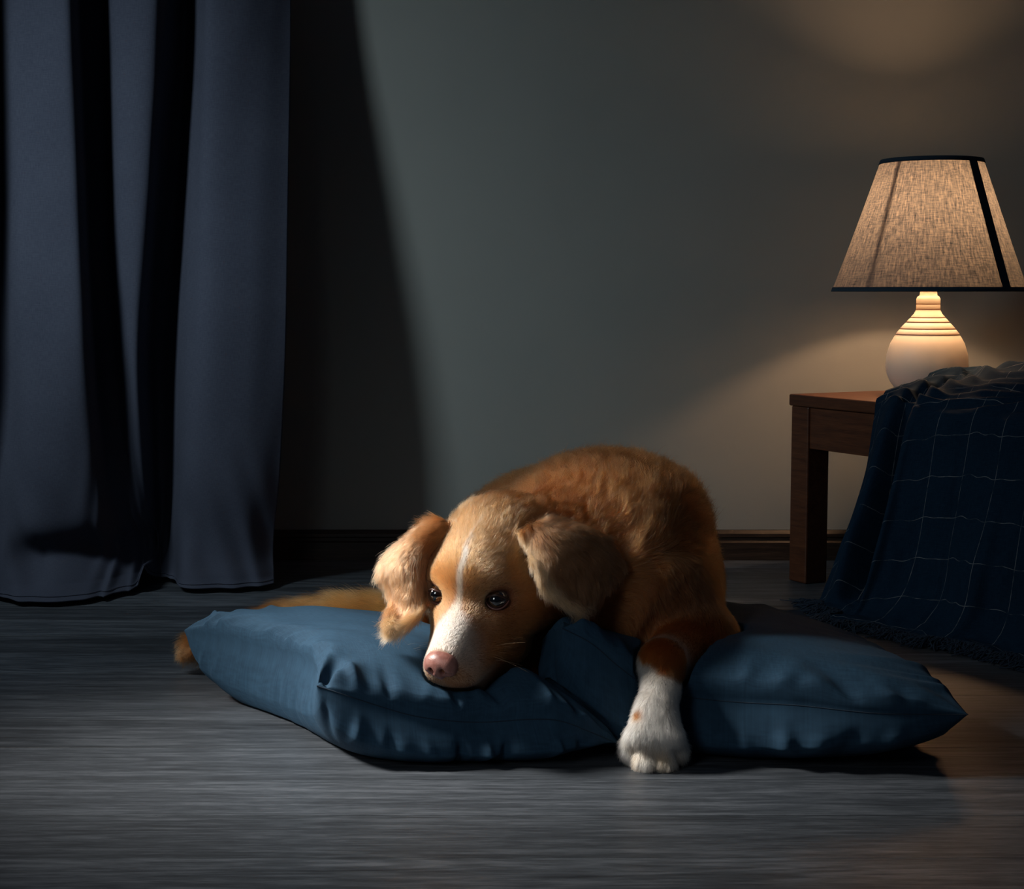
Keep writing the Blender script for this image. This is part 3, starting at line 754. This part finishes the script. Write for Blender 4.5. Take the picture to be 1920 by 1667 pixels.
A = P(345, 1182, 2.36); B = P(594, 1286, 1.99); C = P(1165, 1398, 2.03); Hh = np.array([-.12, 2.44, .075])
fl = [B, P(640, 1301, 1.985), P(701, 1321, 1.985), P(774, 1342, 1.985), P(847, 1352, 1.99), P(912, 1354, 2.0), P(993, 1349, 1.995), P(1050, 1352, 1.995), P(1110, 1374, 2.005), C]
lf = [B, P(588, 1250, 2.11), P(520, 1225, 2.22), P(420, 1200, 2.31), A]
bk = [A, np.array([-.36, 2.37, .100]), np.array([-.22, 2.43, .085]), Hh]
rt = [C, np.array([.065, 2.06, .045]), np.array([0, 2.12, .05]), np.array([-.07, 2.25, .06]), Hh]
cushion('cushion', 'navy cushion on the floor under the dog\'s chin and muzzle', (fl, rt, bk, lf), .070, 11, .032, 1.7, ease=70,
        tucks=((0, .045, -1.6, .018, .5, .10), (0, .46, -1.3, .012, .1, .12), (0, .54, 1.0, .012, 0, .10), (0, .60, -1.2, .010, -.2, .12), (0, .74, .9, .014, .2, .1), (0, .83, -1.0, .012, .2, .1)))
D = P(1815, 1340, 1.96); E = P(1054, 1178, 2.035); Fc = P(1425, 1150, 2.46); G = np.array([.09, 2.42, .10])
fr = [E, P(1108, 1206, 2.035), P(1160, 1250, 2.045), P(1210, 1285, 2.06), P(1255, 1300, 2.06), P(1310, 1310, 2.035), P(1390, 1317, 2.01), P(1500, 1323, 1.985), P(1650, 1338, 1.96), D]
ri = [D, P(1740, 1290, 2.09), P(1610, 1222, 2.27), Fc]
ba = [G, np.array([.17, 2.46, .09]), np.array([.28, 2.48, .09]), Fc]
le = [E, P(1012, 1212, 2.13), P(1030, 1230, 2.28), G]
cushion('cushion', 'navy cushion under the dog\'s outstretched foreleg with the white paw', (fr, ri, ba, le), .078, 23, .036, 1.7,
        tucks=((0, .75, .9, .012, .2, .12), (0, .86, -1.0, .012, -.3, .12), (0, .91, 1.0, .010, -.2, .10)))

# ------------------------------------------------------------------ dog: skin mesh, coat and features
def build_dog():
    V, Fq = surface_nets(FLD, LO, HS)
    V[:, 2] = np.maximum(V[:, 2], .001)
    # a little relaxation
    e = np.vstack([Fq[:, [0, 1]], Fq[:, [1, 2]], Fq[:, [2, 3]], Fq[:, [3, 0]]])
    deg = np.bincount(e.ravel(), minlength=len(V)).astype(float)
    for lam in (.5, -.52, .5, -.52, .4):
        s = np.zeros_like(V)
        for k in range(3): s[:, k] = np.bincount(e[:, 0], V[e[:, 1], k], len(V)) + np.bincount(e[:, 1], V[e[:, 0], k], len(V))
        V = V + lam * (s / deg[:, None] - V)
    root = thing('dog', 'reddish brown dog with a white muzzle stripe lying on two navy cushions', 'dog', (.05, 2.3, 0))
    org = np.array([.05, 2.3, 0])
    # normals
    q = V[Fq]; fn = np.cross(q[:, 2] - q[:, 0], q[:, 3] - q[:, 1]); NV = np.zeros_like(V)
    for c in range(4):
        for k in range(3): NV[:, k] += np.bincount(Fq[:, c], fn[:, k], len(V))
    NV /= np.linalg.norm(NV, axis=1)[:, None] + 1e-12
    # blend hair direction, length and colour of the nearby primitives
    W = np.full(len(V), 1e-9); D_ = np.zeros_like(V); Ln = np.zeros(len(V)); Cc = np.zeros_like(V)
    for p in PR:
        d = sd_cone(V, p[1], p[2], p[3], p[4]) if p[0] == 'c' else sd_ell(V, p[1], p[2], p[3])
        w_ = np.exp(-np.maximum(d, 0) / .007); W += w_; D_ += w_[:, None] * p[5]; Ln += w_ * p[6]; Cc += w_[:, None] * np.array(p[7])
    D_ /= W[:, None]; Ln /= W; Cc /= W[:, None]
    # ears
    ew = np.zeros(len(V)); earV = np.zeros(len(V)); earU = np.zeros(len(V))
    for (kd, pts, tang, vv_, uu_) in EAR:
        lo, hi = pts.min(0) - .02, pts.max(0) + .02
        for i in np.where(np.all((V > lo) & (V < hi), axis=1))[0]:
            co, k, d = kd.find(V[i]); w_ = np.clip((.012 - d) / .004, 0, 1)
            if w_ > 0:
                t = vv_[k]; ow = np.clip((uu_[k] - .45) / .4, 0, 1) * np.clip(1.15 - t * 1.3, 0, 1) * .9; od = unit(pts[k - k % 26 + 25] - pts[k - k % 26]); D_[i] = D_[i] * (1 - w_) + unit(tang[k] + od * ow) * w_
                Ln[i] = Ln[i] * (1 - w_) + (.019 + .006 * t) * w_
                ew[i] = max(ew[i], w_); earV[i] = t; earU[i] = uu_[k]
    earc = np.zeros((len(V), 3))
    for gi_, (kd, pts, tang, vv_, uu_) in enumerate(EAR):
        m = np.all((V > pts.min(0) - .02) & (V < pts.max(0) + .02), axis=1)
        rimm = np.clip(np.maximum((.16 - earU) / .1, (earV - .86) / .1), 0, 1)[:, None]
        c0 = (np.array((.34, .138, .058)) if gi_ == 0 else np.array((.20, .080, .030)))[None] * (1 - rimm) + np.array((.46, .235, .115))[None] * rimm  # right ear darker: redder hair, with its shaded side put into the colour
        earc = np.where(m[:, None], c0, earc)
    earc = earc
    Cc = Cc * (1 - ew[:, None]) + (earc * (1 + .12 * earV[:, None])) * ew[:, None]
    # head markings in the head's own frame
    h = head_local(V); x, yy, z = h.T
    hd = np.clip((.13 - np.linalg.norm(h - np.array([0, .01, -.02]), axis=1)) / .03, 0, 1) * (1 - ew)
    def sm(a, b, t): t = np.clip((t - a) / (b - a), 0, 1); return t * t * (3 - 2 * t)
    def paint(mask, col):
        nonlocal Cc
        m = (mask * hd)[:, None]; Cc = Cc * (1 - m) + np.array(col) * m
    up = NV @ HD(0, 0, 1)
    wig = .004 * np.sin(yy * 90) + .002 * np.sin(yy * 240 + 1)
    fore = sm(.0, .03, yy) * sm(-.01, .015, z)
    paint(fore * .8, (.43, .18, .066))
    for s in (-1, 1):                                                # darker brows
        paint(.9 * np.exp(-(((x - s * .030) / .017) ** 2 + ((yy - .006) / .022) ** 2 + ((z - .026) / .02) ** 2)), (.24, .080, .020))
        paint(.8 * np.exp(-(((x - s * .05) / .02) ** 2 + ((yy + .01) / .04) ** 2 + ((z + .035) / .025) ** 2)), (.23, .072, .018))
    stripe_w = .0012 + .0024 * sm(.03, -.02, yy) + .018 * sm(-.032, -.085, yy)
    stripe = np.exp(-(np.abs(x + wig * .4) / stripe_w) ** 4) * sm(.11, .02, yy) * np.clip(up * 3 + .9, 0, 1)
    paint(stripe * np.where(yy > .0, .30, .9), (.80, .70, .58))
    tipw = sm(-.075, -.098, yy); paint(tipw * .75 * sm(-.02, .01, x * 0 + .02 - np.abs(x) * .6), (.78, .62, .52))
    paint(sm(-.050, -.075, yy) * np.exp(-(x / .030) ** 4) * np.clip(up * 2 + .2, 0, 1) * .9, (.82, .74, .66))
    paint(sm(-.055, -.085, yy) * sm(-.060, -.072, z) * .6, (.62, .42, .30))
    # short hair around the eyes and none on the nose leather
    for ec in EYES:
        d = np.linalg.norm(V - ec, axis=1); Ln *= .12 + .88 * sm(.0145, .027, d)
        m = sm(.0190, .0145, d); Cc = Cc * (1 - m[:, None]) + np.array((.10, .035, .022)) * m[:, None]
    NOSE = HW(0, -.1145, -.0365)
    # paw: white below the wrist with a ragged edge, a brown freckle, tan between the toes
    wz = WR[2]; onleg = sm(.075, .055, np.linalg.norm(V[:, [0, 1]] - np.array([P(1230, 1330, 2.01)[0], 2.005]), axis=1))
    edge_ = V[:, 2] + .003 * smooth_noise(V, 160, 9, 2) + .55 * (V[:, 0] - LEGK[1][0])
    wht = sm(.124, .112, edge_) * onleg
    Cc = np.where((onleg > .5)[:, None] & (wht < .5)[:, None] & (V[:, 2] > .10)[:, None], np.array(RUST)[None] * (1 - wht[:, None]) + Cc * wht[:, None], Cc)
    Cc = Cc * (1 - wht[:, None]) + np.array((.74, .68, .60)) * wht[:, None]
    fr_ = np.exp(-((V - P(1194, 1333, 1.985)) ** 2).sum(1) / .0075 ** 2); fr_ = np.minimum(fr_ * 1.6, 1); Cc = Cc * (1 - fr_[:, None]) + np.array((.22, .07, .02)) * fr_[:, None]
    tn = wht * sm(.055, .018, V[:, 2]) * np.clip(.5 + .6 * smooth_noise(V, 170, 77, 2), 0, .9); Cc = Cc * (1 - tn[:, None]) + np.array((.50, .32, .18)) * tn[:, None]
    # back: lighter crest, darker flank
    patch = smooth_noise(V, 34, 21, 3) * .5 + .5
    Cc *= (.86 + .28 * patch)[:, None]
    Cc = np.clip(Cc, .004, .95)

    skin = MatB('dog_skin').set(Roughness=.9); a = skin.new('ShaderNodeVertexColor', layer_name='coat')
    skin.base(skin.mix(1.0, a.outputs[0], (.62, .56, .52), 'MULTIPLY'))
    body = mesh('body', V - org, Fq, skin.m, root, True)
    ca = body.data.color_attributes.new('coat', 'FLOAT_COLOR', 'POINT')
    ca.data.foreach_set('color', np.hstack([Cc, np.ones((len(V), 1))]).astype(np.float32).ravel())

    # ---------------- coat
    tri = np.vstack([Fq[:, [0, 1, 2]], Fq[:, [0, 2, 3]]])
    pa, pb, pc = V[tri[:, 0]], V[tri[:, 1]], V[tri[:, 2]]
    ar = .5 * np.linalg.norm(np.cross(pb - pa, pc - pa), axis=1); cen = (pa + pb + pc) / 3; nn = NV[tri[:, 0]]
    hl = head_local(cen); headw = np.linalg.norm(hl - np.array([0, .01, -.02]), axis=1) < .125
    dens = np.where(headw | (ew[tri[:, 0]] > .3), 2.6e6, 1.25e6) * FUR
    pawm = np.linalg.norm(cen[:, :2] - np.array([LEGK[2][0], 2.0]), axis=1) < .06
    dens = np.where(pawm & (cen[:, 2] < .2), 2.4e6 * FUR, dens)
    dens *= np.where(nn[:, 1] > .55, .12, 1) * np.where((nn[:, 2] < -.6) & ~headw, .15, 1) * np.where(cen[:, 1] > 2.66, .4, 1)
    nd = np.linalg.norm((cen - NOSE) @ HM / np.array([.0205, .016, .0165]), axis=1); dens *= (nd > 1.0)
    for ec in EYES: dens *= np.linalg.norm(cen - ec, axis=1) > .0142
    ex = ar * dens; cnt = rng.poisson(ex); idx = np.repeat(np.arange(len(tri)), cnt); M = len(idx)
    r1, r2 = rng.random(M), rng.random(M); f_ = r1 + r2 > 1; r1[f_], r2[f_] = 1 - r1[f_], 1 - r2[f_]
    T = tri[idx]; w0 = (1 - r1 - r2)[:, None]; w1 = r1[:, None]; w2 = r2[:, None]
    def ip(A): return w0 * A[T[:, 0]] + w1 * A[T[:, 1]] + w2 * A[T[:, 2]]
    root_p = ip(V); n_ = ip(NV); n_ /= np.linalg.norm(n_, axis=1)[:, None] + 1e-9
    d_ = ip(D_); L_ = ip(Ln[:, None])[:, 0]; c_ = ip(Cc); ear_ = ip(ew[:, None])[:, 0]; et = ip(earV[:, None])[:, 0]; eu = ip(earU[:, None])[:, 0]
    # flow noise makes locks wander
    tl_ = np.where(root_p[:, 0] < -.16, .4, 1.0)
    sc1 = np.where(ear_ > .4, 1.0, .6)
    for k in range(3): d_[:, k] += .38 * smooth_noise(root_p, 60, 30 + k, 2) * sc1 * tl_ + .15 * smooth_noise(root_p, 160, 40 + k, 2) * sc1 * tl_
    d_ -= n_ * (d_ * n_).sum(1)[:, None]; d_ /= np.linalg.norm(d_, axis=1)[:, None] + 1e-9
    L_ = L_ * rng.uniform(.65, 1.2, M)
    efr = ear_ * (np.clip((et - .80) / .2, 0, 1) + np.clip((eu - .85) / .15, 0, 1) * .8)       # feathering at the ear's rim
    L_ *= 1 + .35 * efr
    onp_ = ip(wht[:, None])[:, 0]
    rough = rng.normal(size=(M, 3)) * np.where(L_ > .02, .15, np.where(onp_ > .5, .2, .10))[:, None]
    K = 7; pts = np.zeros((M, K, 3)); pts[:, 0] = root_p - n_ * .0006
    lift0 = np.where(ear_ > .4, .28, np.where(onp_ > .5, .55, np.where(L_ > .018, .55, .42))); lift1 = np.where(ear_ > .4, .03, np.where(L_ > .018, .12, .10))
    wav = smooth_noise(root_p, 120, 55, 2); side = np.cross(n_, d_)
    for k in range(1, K):
        t = (k - .5) / (K - 1); lf_ = lift0 * (1 - t) + lift1 * t
        sw = .35 * np.sin(t * 5 + wav * 4) * np.clip(L_ / .03, 0, 1)
        dd = d_ + n_ * lf_[:, None] + side * sw[:, None] + rough * (.5 + t); dd[:, 2] -= .25 * t * np.clip(L_ / .03, 0, 1)
        dd /= np.linalg.norm(dd, axis=1)[:, None]
        pts[:, k] = pts[:, k - 1] + dd * (L_ / (K - 1))[:, None]
    # gather neighbouring strands into locks
    ng = max(M // 14, 1); gi = rng.choice(M, ng, replace=False); kd = kdtree.KDTree(ng)
    for i, g in enumerate(gi): kd.insert(root_p[g], i)
    kd.balance()
    near = np.array([kd.find(p)[1] for p in root_p.tolist()]); G = gi[near]
    same = (d_ * d_[G]).sum(1) > .3; cl = np.where(same, np.clip((L_ - .006) / .02, .10, .5), 0) * rng.uniform(.5, 1, M)
    for k in range(1, K):
        t = k / (K - 1); w_ = (cl * t ** 1.2)[:, None]; pts[:, k] = pts[:, k] * (1 - w_) + (pts[G, k] + (root_p - root_p[G]) * .25) * w_
    pts[..., 2] = np.maximum(pts[..., 2], .0008)
    lum = rng.normal(1, .13, M)[:, None] * (1 + np.where(L_ > .016, .12, .04)[:, None] * rng.normal(size=ng)[near][:, None])
    c_ = np.clip(c_ * lum, .004, .95)
    hair = MatB('dog_coat_hair'); hair.n.remove(hair.b)
    hb = hair.new('ShaderNodeBsdfHairPrincipled'); hb.parametrization = 'COLOR'
    at = hair.new('ShaderNodeAttribute'); at.attribute_name = 'coat'; hair.link(at.outputs['Color'], hb.inputs['Color'])
    hb.inputs['Roughness'].default_value = .38; hb.inputs['Radial Roughness'].default_value = .55; hb.inputs['Coat'].default_value = 0
    hair.link(hb.outputs[0], hair.out.inputs['Surface'])
    # the coat is split where it changes its look: body, head and ears, white paw
    hl = head_local(root_p); ish = (np.linalg.norm(hl - np.array([0, .02, -.02]), axis=1) < .13) & (ear_ < .5)
    ise = ear_ >= .5; isp = (ip(wht[:, None])[:, 0] > .5); ist = (root_p[:, 0] < -.13) & (root_p[:, 1] > 2.4)
    kind = np.where(isp, 3, np.where(ise, 2, np.where(ish, 1, np.where(ist, 4, 0))))
    rad_t = (1 - np.linspace(0, 1, K) ** 2 * .85)
    for kk, nm, lb in ((0, 'body_fur', None), (1, 'face_fur', 'light tan face fur with a white stripe down the muzzle'), (2, 'ear_fur', 'long wavy pale tan ear fur'), (3, 'paw_fur', 'white fur of the paw'), (4, 'tail_fur', 'long feathery golden tail fur')):
        s_ = np.where(kind == kk)[0]; m = len(s_)
        if m == 0: continue
        cs = bpy.data.hair_curves.new(nm); cs.add_curves([K] * m)
        cs.attributes['position'].data.foreach_set('vector', (pts[s_] - org).astype(np.float32).ravel())
        ra = cs.attributes.get('radius') or cs.attributes.new('radius', 'FLOAT', 'POINT')
        base_r = np.where(L_[s_] > .016, .00016, .00014)
        ra.data.foreach_set('value', (base_r[:, None] * rad_t[None]).astype(np.float32).ravel())
        co = cs.attributes.new('coat', 'FLOAT_COLOR', 'CURVE'); co.data.foreach_set('color', np.hstack([c_[s_], np.ones((m, 1))]).astype(np.float32).ravel())
        cs.materials.append(hair.m)
        o = bpy.data.objects.new(nm, cs); COL.objects.link(o); o.parent = root; o['kind'] = 'stuff'
        if lb: o['label'] = lb
    print('strands', M, 'verts', len(V))

    # ---------------- eyes: ball, iris and pupil by distance from the gaze axis, lids as a soft rim
    gaze = [unit(HD(-.50, -1, .22)), unit(HD(.10, -1, .25))]
    eyem = MatB('dog_eye').set(Roughness=.03); eyem.b.inputs['Coat Weight'].default_value = 1; eyem.b.inputs['Coat Roughness'].default_value = .015; eyem.b.inputs['Coat IOR'].default_value = 2.15
    c = eyem.coord(); ln = eyem.new('ShaderNodeVectorMath', operation='LENGTH'); cx = eyem.new('ShaderNodeSeparateXYZ'); eyem.link(c, cx.inputs[0])
    rr = eyem.math('SQRT', eyem.math('ADD', eyem.math('POWER', cx.outputs[0], 2), eyem.math('POWER', cx.outputs[1], 2)))
    rr = eyem.math('DIVIDE', rr, .0125 * 1.13)
    col = eyem.ramp(rr, [(.60, (.002, .002, .003)), (.66, (.030, .011, .004)), (.80, (.050, .018, .006)), (.86, (.004, .003, .003)), (.93, (.10, .065, .055))])
    eyem.base(col)
    lidm = MatB('eyelid_skin').set(Base_Color=(.050, .020, .014), Roughness=.35).m; lidl = MatB('lower_lid_skin').set(Base_Color=(.17, .062, .05), Roughness=.35).m
    prof = [(1e-5, .0152)] + [(.0102 * math.sin(a), .0034 + .0118 * math.cos(a)) for a in np.linspace(.12, 1.05, 9)] + [(.0125 * math.sin(a), .0125 * math.cos(a)) for a in np.linspace(.98, PI - .02, 18)] + [(1e-5, -.0125)]
    ES = 1.13; lv, lf = lathe([(r * ES, z * ES) for r, z in prof], 40)
    for s, ec, gz in zip((-1, 1), EYES, gaze):
        R = Vector(gz).to_track_quat('Z', 'Y').to_matrix().to_4x4()
        o = mesh('eye', lv, lf, eyem.m, root, True, Matrix.Translation(Vector(ec - org)) @ R)
        o['label'] = 'dark glossy eye'
        # lids: upper and lower rims that meet in a pointed inner corner
        fw = unit(HD(s * .28, -1, .05)); rt_ = unit(np.cross(fw, HD(0, 0, 1))); up_ = np.cross(rt_, fw)
        for half, nm_, mt, rad in ((1, 'upper_eyelid', lidm, .0017), (-1, 'lower_eyelid', lidl, .0013)):
            ring = []
            for a in np.linspace(0, PI, 26):
                ca, sa = math.cos(a), math.sin(a); inner = max(0, -ca * s)          # 1 at the corner next to the nose
                xx = (.0120 * ca - s * .0016 * inner ** 3) * ES
                zz = half * (.0092 if half > 0 else .0086) * sa ** (.85 + .5 * inner) - .0018 * inner ** 2 + .0003; zz *= ES
                dist = math.sqrt(max(1e-9, .0155 ** 2 - min(xx * xx + zz * zz, .0149 ** 2)))
                ring.append(ec + rt_ * xx + up_ * zz + fw * (dist + .0002))
            tv, tf = tube(ring, rad * (.6 + .4 * np.sin(np.linspace(0, PI, 26))), 8); mesh(nm_, np.array(tv) - org, tf, mt, root, True)
    # ---------------- nose leather with nostrils
    h = .0007; lo = np.array([-.026, -.020, -.022]); dm = np.ceil(np.array([.052, .040, .042]) / h).astype(int)
    g = np.stack(np.meshgrid(*[lo[k] + h * np.arange(dm[k]) for k in range(3)], indexing='ij'), -1)
    I3 = np.eye(3)
    def smin(a, b, k): hh = np.maximum(k - np.abs(a - b), 0) / k; return np.minimum(a, b) - hh * hh * k * .25
    f = sd_ell(g, np.array([0, .002, .001]), I3, np.array([.0195, .0155, .0125]))
    for s in (-1, 1): f = smin(f, sd_ell(g, np.array([s * .0125, .001, -.003]), I3, np.array([.0095, .0125, .0100])), .006)
    f = smin(f, sd_cone(g, np.array([0, -.006, -.006]), np.array([0, .001, -.0165]), .0075, .0055), .006)
    for s in (-1, 1):
        cut = np.minimum(sd_cone(g, np.array([s * .0068, -.0165, -.0030]), np.array([s * .0085, .0, -.0010]), .0033, .0030), sd_cone(g, np.array([s * .009, -.0145, -.0045]), np.array([s * .0175, -.0075, -.0072]), .0020, .0012))
        f = -smin(-f, cut, .0022)
    f = -smin(-f, sd_cone(g, np.array([0, -.0155, -.007]), np.array([0, -.0075, -.020]), .0011, .0012), .002)
    nv, nf = surface_nets(f.astype(np.float32), lo, h)
    nm = MatB('nose_leather').set(Roughness=.36); nm.b.inputs['Subsurface Weight'].default_value = .25; nm.b.inputs['Subsurface Radius'].default_value = (.004, .0015, .001); nm.b.inputs['Subsurface Scale'].default_value = .5
    cc = nm.coord(); vo = nm.new('ShaderNodeTexVoronoi'); vo.inputs['Scale'].default_value = 850; nm.link(cc, vo.inputs['Vector'])
    nm.base(nm.ramp(nm.noise(cc, 120, 3), [(.35, (.26, .105, .085)), (.65, (.40, .19, .16))])); nm.bump(vo.outputs['Distance'], .35, .0004)
    Mn = Matrix(HM.tolist()).to_4x4() @ Matrix.Diagonal((1.04, 1.05, 1.22, 1)); Mn.translation = Vector(NOSE - org)
    no = mesh('nose', nv, nf, nm.m, root, True, Mn); no['label'] = 'pinkish brown nose with two nostrils'
    # ---------------- whiskers
    cs = bpy.data.hair_curves.new('whiskers'); pw = []; r = np.random.default_rng(5); K = 8
    for s, nwh in ((1, 6), (-1, 4)):
        for k in range(nwh):
            b = HW(s * .030, -.070 + .006 * (k % 4) + r.uniform(-.003, .003), -.050 - .006 * (k // 4) + r.uniform(-.003, .003))
            dd = unit(HD(s * 1.0, .25 + r.uniform(-.2, .35), .05 + r.uniform(-.30, .30))); Lw = r.uniform(.035, .065)
            for i in range(K): t = i / (K - 1); pw.append(b + dd * Lw * t + np.array([0, 0, -.010]) * t * t)
    cs.add_curves([K] * 10); cs.attributes['position'].data.foreach_set('vector', (np.array(pw) - org).astype(np.float32).ravel())
    ra = cs.attributes.get('radius') or cs.attributes.new('radius', 'FLOAT', 'POINT'); ra.data.foreach_set('value', np.tile(0.00011 * (1 - np.linspace(0, 1, K) * .8), 10).astype(np.float32))
    cs.materials.append(mat_plain('whisker', (.7, .5, .3), .4)); o = bpy.data.objects.new('whiskers', cs); COL.objects.link(o); o.parent = root; o['kind'] = 'stuff'
    o['label'] = 'thin pale whiskers'
FUR = 1.0
build_dog()
